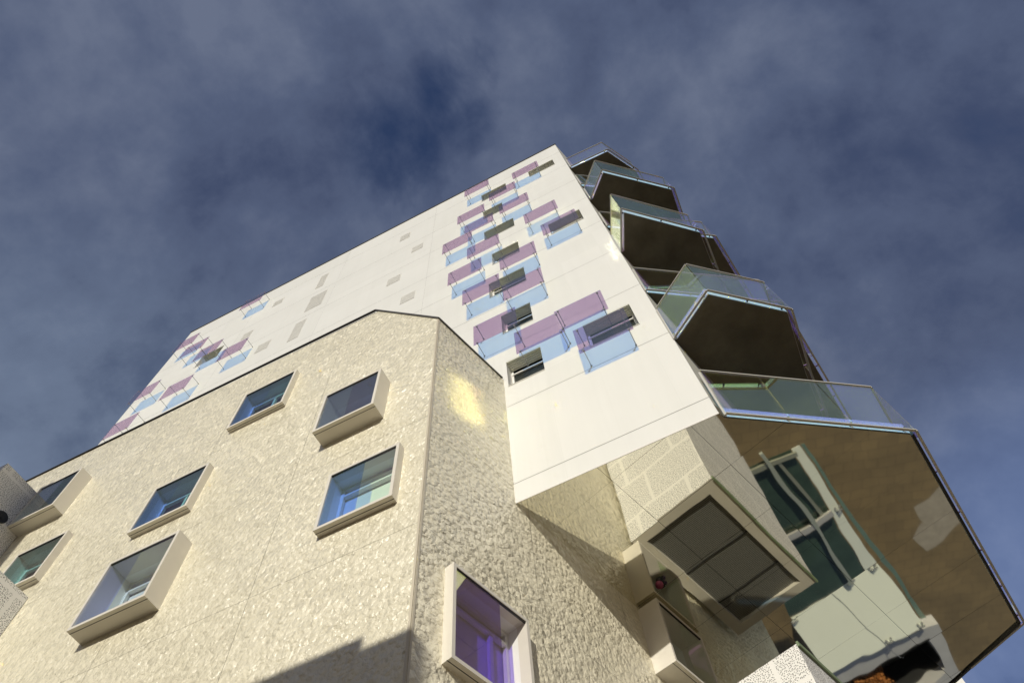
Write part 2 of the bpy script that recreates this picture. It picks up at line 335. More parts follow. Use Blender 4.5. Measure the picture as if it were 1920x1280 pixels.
# ------------------------------------------------------------------ balconies of the tower
def inset(poly, d):
    """move the open polyline poly inwards (to its right-hand side seen from above) by d"""
    P = [Vector(p) for p in poly]; out = []
    for i, p in enumerate(P):
        ns = []
        if i > 0: e = (p - P[i - 1]).normalized(); ns.append(Vector((-e.y, e.x)))
        if i < len(P) - 1: e = (P[i + 1] - p).normalized(); ns.append(Vector((-e.y, e.x)))
        n = sum(ns, Vector((0, 0))).normalized(); k = 1 / max(.4, n.dot(ns[0])); out.append(p + n * d * k)
    return out
BAL = [(14.19, [(1.24, 10.08), (5.04, 12.66), (6.27, 20.22), (4.6, 21.2)], 'A'),
       (18.17, [(1.14, 9.94), (2.415, 9.06), (4.29, 10.67), (4.19, 12.8), (4.3, 18.6)], 'B'),
       (22.03, [(1.17, 10.03), (4.98, 12.55), (6.1, 19.8), (4.4, 20.9)], 'A'),
       (25.9, [(1.14, 9.95), (1.75, 8.48), (4.12, 10.62), (4.1, 12.3), (4.2, 18.6)], 'B'),
       (29.7, [(1.22, 10.1), (5.12, 12.66), (6.2, 19.8), (4.4, 20.9)], 'A'),
       (33.65, [(1.21, 9.9), (2.2, 8.95), (4.85, 11.25), (4.75, 12.9), (4.5, 18.6)], 'B'),
       (37.35, [(1.2, 10.09), (4.6, 12.3), (5.6, 19.8), (4.4, 20.9)], 'A'),
       (41.1, [(1.21, 9.96), (3.42, 10.04), (4.47, 11.82), (5.4, 19.5)], 'B')]
RH = 2.08
def balcony(z, poly, first, kind):
    ins = inset(poly, .12); TH = .42
    lo = [V(p.x, p.y, z) for p in ins]; base = [TSIDE.at(max(0, (TSIDE.u.dot(ins[-1] - TSIDE.o))), z, .003), TSIDE.at(.02, z, .003)]
    ring = lo + base
    m = MB(); m.prism([Vector((p.x, p.y, p.z + (.02 if first else 0))) for p in ring], [Vector((p.x, p.y, p.z + TH)) for p in ring])
    o = m.build('balcony', 'concrete_dark', tower)
    fa = MB()
    for a, bq in zip(ins, ins[1:]):                      # white edge strip in front of the slab
        e = (bq - a).normalized(); n = Vector((e.y, -e.x)); A = V(a.x + n.x * .003, a.y + n.y * .003, z + .03)
        fa.box(A, Vector((bq.x - a.x, bq.y - a.y, 0)), (n.x * .012, n.y * .012, 0), (0, 0, TH - .03))
    fa.build('slab_edge', 'fascia', o)
    hr, br = MB(), MB()
    def clamp(p, q): c = MB(); c.tube(p, q, .025, 6); c.build('glass_clamp', 'dark_steel', o)
    for i, (a, bq) in enumerate(zip(poly, poly[1:])):
        a, bq = Vector(a), Vector(bq); ln = (bq - a).length; e = (bq - a) / ln; n = Vector((e.y, -e.x))
        k = max(1, round(ln / 1.55))
        for j in range(k):
            p = a + e * (ln * j / k + .012); q = a + e * (ln * (j + 1) / k - .012)
            g = MB(); g.box(V(p.x, p.y, z - .02), (q.x - p.x, q.y - p.y, 0), (n.x * .018, n.y * .018, 0), (0, 0, RH))
            g.build('glass_panel', ('bal_soft' if z < 20 else 'bal_pale') if kind == 'B' and i == 0 else 'bal', o)
            if j: clamp(V(p.x - n.x * .125, p.y - n.y * .125, z + .1), V(p.x - n.x * .002, p.y - n.y * .002, z + .1))
        hr.bar(V(a.x + n.x * .009, a.y + n.y * .009, z + RH + .005), V(bq.x + n.x * .009, bq.y + n.y * .009, z + RH + .005), .05, .04)
        br.bar(V(a.x + n.x * .009, a.y + n.y * .009, z - .035), V(bq.x + n.x * .009, bq.y + n.y * .009, z - .035), .06, .035)
        clamp(V(bq.x - n.x * .125 - e.x * .2, bq.y - n.y * .125 - e.y * .2, z + .1), V(bq.x - n.x * .002 - e.x * .2, bq.y - n.y * .002 - e.y * .2, z + .1))
    hr.build('handrail', 'rail', o); br.build('bottom_rail', 'rail', o)
    po = MB(); a = Vector(poly[0]); po.box(V(a.x - .05, a.y + .01, z - .03), (.05, 0, 0), (0, .06, 0), (0, 0, RH)); po.build('end_post', 'rail', o)
for i, (z, poly, t) in enumerate(BAL): balcony(z, poly, i == 0, t)

# polished steel soffit, cut into panels by its joints, each panel very slightly out of level
sp = [Vector((JUN + .0, 10.0)), Vector((1.08, 10.0))] + inset(BAL[0][1], .12)[:3] + [Vector((4.0, 21.5)), Vector((-.12, 23.85))]
bm = bmesh.new(); bm.faces.new([bm.verts.new((p.x, p.y, 0)) for p in sp])
def cut(p, n): bmesh.ops.bisect_plane(bm, geom=list(bm.verts) + list(bm.edges) + list(bm.faces), plane_co=(*p, 0), plane_no=(*n, 0))
d = Vector((-.95, .31)).normalized(); nn = Vector((-d.y, d.x))
for k in range(-1, 9): cut(Vector((.89, 11.47)) + Vector((.29, .957)) * (1.72 * k), nn)
long_ = Vector((3.49, 10.93)).normalized(); nl = Vector((-long_.y, long_.x))
cut((.44, 10.11), nl); cut((-1.75, 10.6), nl)
so = MB()
for fc in bm.faces:
    c = fc.calc_center_median(); tx, ty = random.uniform(-.0035, .0035), random.uniform(-.0035, .0035)
    pts = []
    for v in fc.verts:
        w = v.co - c; w = w * (1 - .0055 / max(.2, w.length)); pts.append(V(c.x + w.x, c.y + w.y, SOF + tx * w.x + ty * w.y - .004))
    so.face(pts)
bm.free()
so.build('mirror_soffit', 'mirror', tower)
bk = MB(); bk.prism([V(p.x, p.y, SOF + .012) for p in sp], [V(p.x, p.y, SOF + .018) for p in sp]); bk.build('soffit_backing', 'dark', tower)
ed = MB()
e1 = inset(BAL[0][1], .1)
for a, bq in ((e1[1], e1[2]), (e1[2], Vector((4.05, 21.55))), (Vector((4.05, 21.55)), Vector((-.1, 23.92)))): ed.bar(V(a.x, a.y, SOF + .02), V(bq.x, bq.y, SOF + .02), .07, .14)
ed.build('soffit_edge_angle', 'dark_steel', tower)

# ------------------------------------------------------------------ glass sunshades on the tower front
def sunshade():
    root = empty('glass_sunshade', V(0, 9.43, 0))
    p = MB(); p.box(V(0, 9.425, 0), (1.66, 0, 0), (0, .012, 0), (0, 0, 1.6)); p.build('pane', 'fin', root)
    for x in (.13, 1.53):
        for z in (.1, 1.5):
            r = MB(); r.tube(V(x, 9.44, z), V(x, 9.99, z), .014, 6); r.tube(V(x, 9.409, z), V(x, 9.423, z), .036, 10); r.tube(V(x, 9.439, z), V(x, 9.453, z), .036, 10); r.tube(V(x, 9.96, z), V(x, 9.997, z), .03, 8)
            r.build('rod', 'steel', root)
    return root
SH = [(-5.22, 44.18, 'topmost mauve glass sunshade of the right cluster, its upper edge at the roof line'),
      (-2.05, 42.42, 'mauve glass sunshade overlapping the left part of the top right tower window'),
      (-3.65, 40.28, 'mauve glass sunshade overlapping the right half of the highest window in the main column'),
      (-5.64, 38.79, 'mauve glass sunshade at the left end, second from the top of the main cluster'),
      (-3.16, 36.69, 'mauve glass sunshade over the right corner of the second highest window in the main column'),
      (-5.19, 36.15, 'violet glass sunshade mostly covering the blue shadow of the sunshade above it'),
      (-6.43, 34.76, 'mauve glass sunshade sticking out furthest left of the main cluster'),
      (-2.0, 32.95, 'mauve glass sunshade clear of any window, between main column and right edge window'),
      (-5.04, 32.1, 'mauve glass sunshade just left of the gap between the third and fourth main column windows'),
      (-1.37, 30.12, 'sunshade covering most of the middle window near the tower right edge'),
      (-5.99, 29.83, 'mauve glass sunshade at the cluster left side, level with the fourth main column window'),
      (-3.5, 28.55, 'mauve glass sunshade right of and under the fourth main column window'),
      (-5.25, 26.74, 'mauve glass sunshade over the left end of the third lowest main column window'),
      (-3.52, 25.16, 'mauve glass sunshade over the right half of the third lowest main column window'),
      (-4.78, 22.58, 'mauve glass sunshade over the left half of the second lowest main column window'),
      (-1.82, 20.61, 'violet glass sunshade upper left of the large lowest window at the tower right edge'),
      (-3.3, 20.47, 'mauve glass sunshade directly above the lowest small window, its right end overlapped by another'),
      (-1.42, 18.66, 'lowest glass sunshade, covering the large window at the tower right edge'),
      (-21.7, 44.87, 'glass sunshade alone on the roof line far left, poking above the tower edge'),
      (-26.1, 42.83, 'glass sunshade at the tower upper left corner, left half dark against the sky'),
      (-24.55, 40.6, 'second glass sunshade in the slanting row of four at the tower left edge'),
      (-22.72, 38.38, 'glass sunshade just left of the single far left window, third in the slanting row'),
      (-20.22, 35.98, 'rightmost glass sunshade of the slanting row of four on the tower left part'),
      (-26.25, 36.45, 'glass sunshade halfway down the tower left edge, half of it dark against the sky'),
      (-23.12, 34.25, 'glass sunshade low on the tower left part, close above the cream roof line'),
      (-25.76, 32.42, 'lowest left glass sunshade, cut by the cream roof line at the tower bottom left corner')]
proto = sunshade()
for i, (x, z, lab) in enumerate(SH):
    if i == 0: o = proto
    else:
        o = proto.copy(); COL.objects.link(o)
        for ch in proto.children:
            c = ch.copy(); COL.objects.link(c); c.parent = o
    o.location = V(x, 9.43, z); tag(o, lab, 'glass sunshade', 'dichroic glass sunshades standing off the white tower front')

# ------------------------------------------------------------------ the cream building
cream = tag(empty('cream_building', (-14, 8.6, 0)), 'cream building of crumpled glossy sheets with projecting box windows, before the tower', 'building')
BOX = [(CREAM, -19.93, -18.16, 19.42, 21.42, .47, 'W1'), (CREAM, -18.45, -16.62, 15.68, 17.55, .21, 'W2'), (CREAM, -13.61, -11.78, 15.6, 17.52, .205, 'W3'), (CREAM, -13.03, -11.05, 11.88, 13.94, .46, 'W4'),
       (CREAM, -11.94, -9.96, 19.42, 21.54, .18, 'W5'), (CREAM, -7.89, -6.16, 15.67, 17.52, .48, 'W6'), (CREAM, -7.19, -5.4, 11.85, 13.75, .21, 'W7'),
       (SIDE, .68, 2.66, 8.15, 10.24, .215, 'W8'), (SIDE, 7.52, 9.5, 12.1, 14.08, .6, 'W9')]
fronts = [b for b in BOX if b[0] is CREAM]; sides = [b for b in BOX if b[0] is SIDE]
hole = lambda b: (b[1] + .05, b[2] - .05, b[3] + .05, b[4] - .05)
CX0, CX1 = -31, -4.83
CZ = [-1.6, 3.3, 7.1, 10.93, 14.75, 18.55, 22.35, 24.75]; CU = [CX0, -27.2, -23.5, -19.8, -16.1, -12.3, -8.55, CX1]
def trimmed(mb):
    """cut the slanting top off the front: the roof line dips to the right corner"""
    for p, n in (((CX0, 7.229, 24.68 + ZO), (.0365, 0, 1)), ((-7.48, 7.229, 24.02 + ZO), (1.37, 0, 1.0))):
        bmesh.ops.bisect_plane(mb.bm, geom=list(mb.bm.verts) + list(mb.bm.edges) + list(mb.bm.faces), plane_co=p, plane_no=n, clear_outer=True)
    return mb
trimmed(wall_mesh(CREAM, CU, CZ, [hole(b) for b in fronts], .008)).build('front_wall', 'cream', cream)
trimmed(wall_mesh(CREAM, [CX0, CX1], [-1.6, 24.75], [hole(b) for b in fronts], 0, -.02)).build('front_backing', varied('shaded_joint', (.3, .26, .19), .1, 2, .8), cream)
SU = [0, 3.35, 6.75, 10.2, 13.6, 17.4]; ct = 20.38
m = wall_mesh(SIDE, SU, [-1.6, 3.3, 7.1, 10.93, SOF - .0, 14.75, 18.55, ct], [hole(b) for b in sides], .008)
m.build('side_wall', 'cream_side', cream)
wall_mesh(SIDE, [0, 17.4], [-1.6, ct], [hole(b) for b in sides], 0, -.02).build('side_backing', M['front_backing'] if 'front_backing' in M else varied('shaded_side_joint', (.3, .26, .19), .1, 2, .8), cream)
rf = MB()
rf.face([V(CX0, 7.26, 24.6), V(-7.5, 7.26, 23.98), V(-6.6, 10, 23.9), V(CX0, 10, 24.5)]); rf.face([V(-7.5, 7.26, 23.98), V(-4.86, 7.26, 20.34), V(-4.09, 9.96, 20.34), V(-6.6, 9.96, 23.9)])
rf.build('roof', 'coping', cream)
cp = MB(); A, Bp, Cp, Dp = V(CX0, 7.225, 24.70), V(-7.48, 7.225, 24.06), V(-4.82, 7.225, 20.41), SIDE.at(2.8, 20.41, .004)
for p, q in ((A, Bp), (Bp, Cp), (Cp, Dp)): cp.bar(p, q, .07, .05)
cp.build('coping', 'coping', cream)
cp2 = MB(); up = Vector((0, 0.03, .055))
for p, q in ((A, Bp), (Bp, Cp), (Cp, Dp)): cp2.bar(p + up, q + up, .05, .05)
cp2.build('coping_cap', 'frame_white', cream)
tr = MB()
for u, d in ((.03, .006), (-.0, .0)): pass
tr.abox(-4.87, -4.825, 7.215, 7.226, -1.6, 20.36); tr.build('corner_trim', 'cream_trim', cream)
tr = MB(); pbox(tr, SIDE, .01, .055, -1.6, 20.36, .003, .012); tr.build('corner_trim', 'cream_trim', cream)

def box_window(pl, u0, u1, z0, z1, d, key):
    rim = .075; back = -.34
    m = MB()                                             # outer shell with a front rim, open in front
    W, H = u1 - u0, z1 - z0
    for a, bb, c, e in ((u0, u0 + rim, z0, z1), (u1 - rim, u1, z0, z1), (u0 + rim, u1 - rim, z0, z0 + rim), (u0 + rim, u1 - rim, z1 - rim, z1)):
        pbox(m, pl, a, bb, c, e, -.02, d)
    o = m.build('window', 'frame', cream)
    ln = MB()                                            # shadow groove round the shell just behind the rim
    for a, bb, c, e in ((u0 - .002, u1 + .002, z0 - .003, z0 + .004),): pbox(ln, pl, a, bb, c, e, d - .105, d - .09)
    ln.build('shell_joint', 'dark', o)
    i0, i1, k0, k1 = u0 + rim, u1 - rim, z0 + rim, z1 - rim
    rv = MB()                                            # inner reveal and inner frame
    P = pl.at
    for (a, c), (bb, e) in (((i0, k0), (i1, k0)), ((i1, k0), (i1, k1)), ((i1, k1), (i0, k1)), ((i0, k1), (i0, k0))): rv.face([P(a, c, -.02), P(bb, e, -.02), P(bb, e, back), P(a, c, back)])
    rv.build('reveal', M['reveal'], o)
    t = .09; fr = MB()
    for a, bb, c, e in ((i0, i0 + t, k0, k1), (i1 - t, i1, k0, k1), (i0 + t, i1 - t, k0, k0 + t), (i0 + t, i1 - t, k1 - t, k1)): pbox(fr, pl, a + .002, bb - .002, c + .002, e - .002, back + .02, back + .1)
    pbox(fr, pl, i0 + t, i1 - t, k1 - .34, k1 - .28, back + .03, back + .12)
    if key in ('W8', 'W3', 'W5', 'W4'): uc = i0 + (i1 - i0) * (.74 if key == 'W8' else .5); pbox(fr, pl, uc - .04, uc + .04, k0 + t, k1 - .35, back + .025, back + .1)
    fr.build('inner_frame', 'frame_white', o)
    p = MB(); pbox(p, pl, i0, i1, k0, k1, back - .02, back); p.build('inner_pane', 'blind_white' if key in ('W4', 'W7', 'W8') else 'glass', o)
    tg = MB(); pbox(tg, pl, i0, i1, k1 - .028, k1 - .003, d - .05, d - .012); tg.build('top_gasket', 'black', o)
    split = {'W1': .62, 'W2': .55, 'W3': .52, 'W4': .47, 'W5': .55, 'W6': .5, 'W7': .52, 'W8': .62, 'W9': .45}[key]
    um = i0 + (i1 - i0) * split
    left, right = {'W1': ('pane_grey', 'pane_teal'), 'W2': ('pane_teal', 'pane_teal'), 'W3': ('pane_blue', 'pane_teal'), 'W4': ('pane_violet', 'pane_green'), 'W5': ('pane_blue', 'pane_teal'),
                   'W6': ('pane_grey', 'fin'), 'W7': ('pane_blue', 'pane_green'), 'W8': ('pane_deep', None), 'W9': (None, 'pane_green')}[key]
    for a, bb, mm in ((i0 + .003, um - .004, left), (um + .004, i1 - .003, right)):
        if mm: g = MB(); pbox(g, pl, a, bb, k0 + .002, k1 - .03, d - .04, d - .025); g.build('glass_pane', mm, o)
    return o
for b in BOX: box_window(*b)

# ------------------------------------------------------------------ perforated metal volumes
def perforated_volume(root, A, Bq, Cq, Dq, z0, z1, rim=.36, drop=.12):
    """A B C D: corners seen from above, anticlockwise"""
    P = [Vector(p) for p in (A, Bq, Cq, Dq)]; c = sum(P, Vector((0, 0))) / 4
    m = MB()
    for i in range(4):
        p, q = P[i], P[(i + 1) % 4]; m.face([V(p.x, p.y, z0), V(q.x, q.y, z0), V(q.x, q.y, z1), V(p.x, p.y, z1)])
    m.face([V(p.x, p.y, z0) for p in P]); m.build('perforated_cladding', 'perf', root)
    def ins(k):
        r = []
        for i in range(4):
            e1, e2 = (P[i] - P[i - 1]).normalized(), (P[(i + 1) % 4] - P[i]).normalized(); r.append(P[i] + (e2 - e1) * k)
        return r
    I = ins(rim); m = MB()
    for i in range(4):
        j = (i + 1) % 4
        m.face([V(P[i].x, P[i].y, z1), V(P[j].x, P[j].y, z1), V(I[j].x, I[j].y, z1), V(I[i].x, I[i].y, z1)])
        m.face([V(I[i].x, I[i].y, z1), V(I[j].x, I[j].y, z1), V(I[j].x, I[j].y, z1 - drop), V(I[i].x, I[i].y, z1 - drop)])
    m.build('parapet', varied('brown_grey_parapet', (.56, .53, .46), .06, 1, .5), root)
    m = MB(); m.face([V(p.x, p.y, z1 - drop) for p in I]); m.build('roof_grating', 'grate', root)
    return I
bay = tag(empty('perforated_bay', V(-.3, 17.2, -1.6)), 'white perforated metal bay with ribbed roof at the bottom right, mirrored in the soffit', 'metal bay')
BA, BB, BC, BD = (-2.53, 15.01), (.41, 14.09), (1.95, 19.29), (-.93, 20.22)
I = perforated_volume(bay, BA, BB, BC, BD, -1.6, 11.21)
bars = MB()
for t in (.42, .78):
    p = I[1].lerp(I[2], t); q = I[0].lerp(I[3], t); bars.bar(V(p.x, p.y, 11.12), V(q.x, q.y, 11.105), .035, .03)
bars.build('cross_bar', 'dark_steel', bay)
ed = MB(); Bv, Cv = Vector(BB), Vector(BC); n = Vector(((Cv - Bv).y, -(Cv - Bv).x)).normalized()
ed.bar(V(Bv.x + n.x * .03, Bv.y + n.y * .03, 11.2), V(Cv.x + n.x * .03, Cv.y + n.y * .03, 11.2), .05, .12); ed.build('roof_edge_strip', varied('moss_green_edge', (.2, .26, .15), .2, 3, .6), bay)
ub = tag(empty('perforated_bay', V(-21.5, 6.3, 18)), 'white perforated metal box with a round black fitting, upper of two at the left edge', 'metal bay', 'perforated metal boxes at the left edge')
perforated_volume(ub, (-23.5, 5.42), (-19.95, 5.42), (-19.95, 7.215), (-23.5, 7.215), 16.2, 21.2, .2)
sp_ = MB(); c = Vector((-19.94, 6.05)); 
sp_.tube(V(-19.949, 6.43, 19.52), V(-19.90, 6.43, 19.52), .21, 20); sp_.build('round_fitting', 'black', ub)
sp_ = MB(); sp_.tube(V(-19.899, 6.43, 19.52), V(-19.885, 6.43, 19.52), .09, 4); sp_.build('fitting_core', 'dark_steel', ub)
lb = tag(empty('perforated_bay', V(-18.3, 6.3, 11)), 'plain white perforated metal box, lower of two at the left edge, without fitting', 'metal bay', 'perforated metal boxes at the left edge')
perforated_volume(lb, (-19.8, 5.5), (-16.56, 5.5), (-16.56, 7.215), (-19.8, 7.215), 9.4, 15.07, .2)

# ------------------------------------------------------------------ what the mirror soffit shows: canopy, porch, tree, ornament
can = tag(empty('glass_canopy', V(3, 26, 4.3)), 'pale green glass canopy on steel arms, seen mirrored in the polished soffit', 'canopy')
def zslab(name, pts, z, th, m, parent):
    h_ = lambda p: z + max(0, p[1] - 27.45) * .2             # the wide panel rises away from the street
    k = MB(); k.prism([V(*p, h_(p) - th) for p in pts], [V(*p, h_(p)) for p in pts]); return k.build(name, m, parent)
ZC = 4.38
zslab('glass_panel', [(1.13, 28.14), (5.42, 27.47), (6.25, 31.13), (1.65, 31.53)], ZC, .02, 'canopy_glass', can)
zslab('glass_panel', [(3.80, 19.9), (4.10, 19.88), (4.72, 23.6), (4.28, 23.65)], ZC, .02, 'canopy_glass', can)
zslab('glass_panel', [(4.285, 23.67), (4.725, 23.62), (5.37, 27.40), (4.86, 27.48)], ZC, .02, 'canopy_glass', can)
zslab('dark_glass_panel', [(1.5, 19.9), (3.76, 19.9), (4.24, 23.65), (1.3, 23.9)], ZC, .02, 'canopy_dark', can)
zslab('dark_glass_panel', [(1.3, 23.94), (4.25, 23.69), (4.82, 27.5), (1.1, 28.08)], ZC, .02, 'canopy_dark', can)
k = MB(); k.prism([V(*p, ZC - .03) for p in [(4.14, 19.88), (4.28, 19.9), (6.72, 32.05), (6.5, 32.1)]], [V(*p, ZC - .01) for p in [(4.14, 19.88), (4.28, 19.9), (6.72, 32.05), (6.5, 32.1)]]); k.build('edge_glass', varied('green_edge_glass', (.16, .24, .19), .1, 1, .15), can)
arm = MB(); pts = [(2.6, 19.3), (3.0, 21.2), (3.5, 23.7), (4.1, 27.6)]
for a, bq in zip(pts, pts[1:]): arm.bar(V(*a, ZC + .22), V(*bq, ZC + .22), .16, .12)
arm.build('arm', varied('pale_green_steel', (.40, .43, .36), .05, 1, .4, .2), can)
arm = MB(); arm.bar(V(1.2, 24.3, ZC + .18), V(4.3, 23.5, ZC + .18), .3, .1); arm.build('arm', M['rail'], can)
arm = MB(); arm.bar(V(2.0, 20.0, ZC + .15), V(3.9, 20.1, ZC + .15), .22, .1); arm.bar(V(3.1, 20.0, ZC + .13), V(3.95, 23.4, ZC + .13), .12, .06); arm.build('arm', varied('olive_steel', (.30, .31, .24), .05, 1, .4, .2), can)
fit = MB()
for x, y in ((1.3, 28.3), (4.15, 27.65), (5.2, 27.55), (6.05, 30.95), (4.7, 31.1), (4.65, 23.6), (3.45, 23.75)):
    for k in range(4):
        a = .6 + k * math.pi / 2; q = V(x + .17 * math.cos(a), y + .17 * math.sin(a), ZC + .06); q.z += max(0, y - 27.45) * .2; fit.tube(V(x, y, ZC + .16 + max(0, y - 27.45) * .2), q, .025, 6); fit.tube(q, q - Vector((0, 0, .055)), .05, 8)
fit.build('spider_fitting', 'steel', can)
seam = MB(); seam.bar(V(3.2, 27.85, ZC + .092), V(4.9, 32.25, ZC + .972), .03, .01); seam.build('glass_joint', 'steel', can)

porch = tag(empty('concrete_porch', V(4.5, 35, -1.6)), 'pale concrete porch roof with a square opening, mirrored at the soffit lower right', 'porch')
h = [(2.03, 32.95), (6.27, 32.25), (6.57, 34.8), (2.4, 37.4)]; o_ = [(1.2, 31.7), (6.81, 31.5), (7.25, 36.2), (1.9, 39.6)]
k = MB()
for i in range(4):
    j = (i + 1) % 4; a, bq, cq, dq = o_[i], o_[j], h[j], h[i]
    k.prism([V(*a, 4.3), V(*bq, 4.3), V(*cq, 4.3), V(*dq, 4.3)], [V(*a, 4.9), V(*bq, 4.9), V(*cq, 4.9), V(*dq, 4.9)])
k.build('roof', 'concrete_pale', porch)
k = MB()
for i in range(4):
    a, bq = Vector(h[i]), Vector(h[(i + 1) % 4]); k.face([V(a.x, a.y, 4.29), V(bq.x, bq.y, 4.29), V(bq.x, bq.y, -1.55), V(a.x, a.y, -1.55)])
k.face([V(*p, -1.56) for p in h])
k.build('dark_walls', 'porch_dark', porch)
ptree = tag(empty('autumn_tree', V(3.5, 34.3, -1.55)), 'small orange autumn tree standing in the porch opening, mirrored in the soffit', 'tree')
def leafy(root, base, height, radius, m, count, leaf, trunk_r, seed, squash=1.0, clumps=9):
    rn = random.Random(seed); t = MB(); b0 = Vector(base)
    t.tube(b0, b0 + Vector((.1, .05, height * .55)), trunk_r, 8, trunk_r * .5)
    f = MB(); cen = []
    for i in range(clumps):
        a = rn.uniform(0, 6.28); rr = radius * rn.uniform(.1, .75); c = b0 + Vector((rr * math.cos(a), rr * math.sin(a), height * rn.uniform(.5, .95)))
        cen.append((c, radius * rn.uniform(.3, .55))); t.tube(b0 + Vector((.1, .05, height * rn.uniform(.3, .55))), c, trunk_r * .35, 6, trunk_r * .08)
    for i in range(count):
        c, r = rn.choice(cen); dv = Vector((rn.gauss(0, 1), rn.gauss(0, 1), rn.gauss(0, 1) * squash)).normalized() * r * rn.uniform(.3, 1.05) ** .6
        p = c + dv; u = Vector((rn.gauss(0, 1), rn.gauss(0, 1), rn.gauss(0, 1))).normalized(); w = u.orthogonal().normalized(); s = leaf * rn.uniform(.6, 1.3)
        f.face([p - u * s, p + w * s * .5, p + u * s, p - w * s * .5])
    t.build('trunk', 'bark', root); f.build('crown', m, root)
leafy(ptree, V(3.5, 34.3, -1.55), 6.9, 1.25, 'leaf_orange', 3600, .085, .09, 5, .9, 16)

toy = tag(empty('soft_toy', SIDE.at(9.0, 12.18, .2)), 'tiny pink and black toy on the window sill, seen mirrored under the tower', 'toy')
def blob(p, r, m, name, parent, sc=(1, 1, 1)):
    k = MB(); bmesh.ops.create_uvsphere(k.bm, u_segments=14, v_segments=10, radius=r)
    for v in k.bm.verts: v.co = Vector((v.co.x * sc[0], v.co.y * sc[1], v.co.z * sc[2])) + p
    return k.build(name, m, parent, smooth=True)
tp = SIDE.at(9.0, 12.18, .2)
blob(tp + Vector((0, 0, .13)), .13, 'black', 'body', toy, (1, 1, 1))
hd = blob(tp + Vector((-.04, -.1, .33)), .12, 'pink', 'head', toy)
k = MB()
for q in ((.02, .12, .2), (.1, .16, .08), (-.1, .05, .22), (.12, -.02, .06)): bmesh.ops.create_icosphere(k.bm, subdivisions=2, radius=.06, matrix=Matrix.Translation(tp + Vector(q)))
k.build('limb', 'black', toy)

# ------------------------------------------------------------------ ground, and the unseen street behind the eye, placed to throw the shadows
k = MB(); k.face([(-400, -400, 0), (400, -400, 0), (400, 400, 0), (-400, 400, 0)]); tag(k.build('ground', 'paving'), kind='structure')
k = MB(); k.face([V(*p, -1.596) for p in ((9.35, 31.3), (10.2, 31.0), (10.9, 30.4), (11.3, 32.0), (11.6, 33.9), (10.4, 34.6), (9.4, 34.8), (9.1, 34.0), (8.8, 33.2), (9.5, 32.4))]); tag(k.build('sunlit_patch', varied('sunlit_paving_colour', (.42, .37, .29), .15, 2, .8)), kind='structure')  # patch of sunlight on the paving, put into a paler colour
def plain_building(name, label, x0, x1, y0, y1, z1, m, step=3.3):  # for the unseen buildings placed behind the eye to throw shadows
    r = tag(empty(name, ((x0 + x1) / 2, (y0 + y1) / 2, 0)), label, 'building')
    k = MB(); k.abox(x0, x1, y0, y1, -1.6, z1); k.build('wall', m, r)
    k = MB(); k.abox(x0 - .15, x1 + .15, y0 - .15, y1 + .15, z1 + .003, z1 + .3); k.build('roof', 'coping', r)
    n = int((x1 - x0) / 3)
    for j in range(int((z1 + 1) / step)):
        for i in range(n):
            x = x0 + (i + .5) * (x1 - x0) / n; z = .2 + j * step
            k = MB(); k.abox(x - .6, x + .6, y1 + .004, y1 + .05, z, z + 1.6); w = k.build('window', 'frame_white', r)
            k = MB(); k.abox(x - .53, x + .53, y1 + .051, y1 + .06, z + .07, z + 1.53); k.build('pane', 'glass', w)
    return r
sb_ = plain_building('shadow_building', 'unseen brick building behind the viewer, placed to throw its shadow on the cream wall', -14.5, -2.7, -18, -9, 14.0, 'brick')
k = MB(); k.abox(-2.69, -1.5, -18, -9, -1.6, 14.1); k.build('shadow_wing', 'brick', sb_)  # unseen extension, added to close the lit gap in the wall shadow
plain_building('shadow_block', 'unseen block behind the viewer at far left, added to shade the left box window', -26, -16.3, -18, -9, 27.4, 'shadow_block_wall')  # unseen, sized so that its shadow covers the left box window
st = tag(empty('shadow_tree', V(-2.1, -8.4, -1.6)), 'unseen tree behind the viewer, placed so that its crown softens the shadow edge on the cream wall', 'tree')
leafy(st, V(-2.6, -8.3, -1.6), 14.75, 1.6, 'leaf_dark', 11000, .24, .2, 11, 1, 26)

# ------------------------------------------------------------------ sun, sky, camera
EL, AZ = math.radians(19), math.radians(-11)           # the light travels towards -X and +Y
dirv = Vector((math.cos(EL) * math.sin(AZ), math.cos(EL) * math.cos(AZ), -math.sin(EL)))
sun = bpy.data.lights.new('sun', 'SUN'); sun.energy = 3.45; sun.angle = math.radians(.53); sun.color = (1, .95, .85)
so_ = bpy.data.objects.new('sun', sun); COL.objects.link(so_); so_.rotation_euler = dirv.to_track_quat('-Z', 'Y').to_euler(); so_.location = (0, 0, 80)
GAPS = [((-.065, .1, .991), .9958, .9998), ((-.16, .118, .978), .9955, .9998), ((-.04, .075, .996), .9978, .9999)]
world = bpy.data.worlds.new('World'); scene.world = world; world.use_nodes = True
nt = world.node_tree; nt.nodes.clear()
out = N(nt, 'ShaderNodeOutputWorld'); bg = N(nt, 'ShaderNodeBackground'); bg.inputs['Strength'].default_value = .1
sky = N(nt, 'ShaderNodeTexSky'); sky.sky_type = 'NISHITA'; sky.sun_disc = False; sky.sun_elevation = EL
to_sun = -dirv; sky.sun_rotation = math.atan2(to_sun.x, to_sun.y)
sky.air_density = 1; sky.dust_density = .3; sky.ozone_density = 2.5
tc = N(nt, 'ShaderNodeTexCoord')
def mth(op, a, b=None, clamp=False):
    n = N(nt, 'ShaderNodeMath', operation=op, use_clamp=clamp)
    for i, v in enumerate((a, b)):
        if v is None: continue
        if hasattr(v, 'links'): L(nt, v, n.inputs[i])
        else: n.inputs[i].default_value = v
    return n.outputs[0]
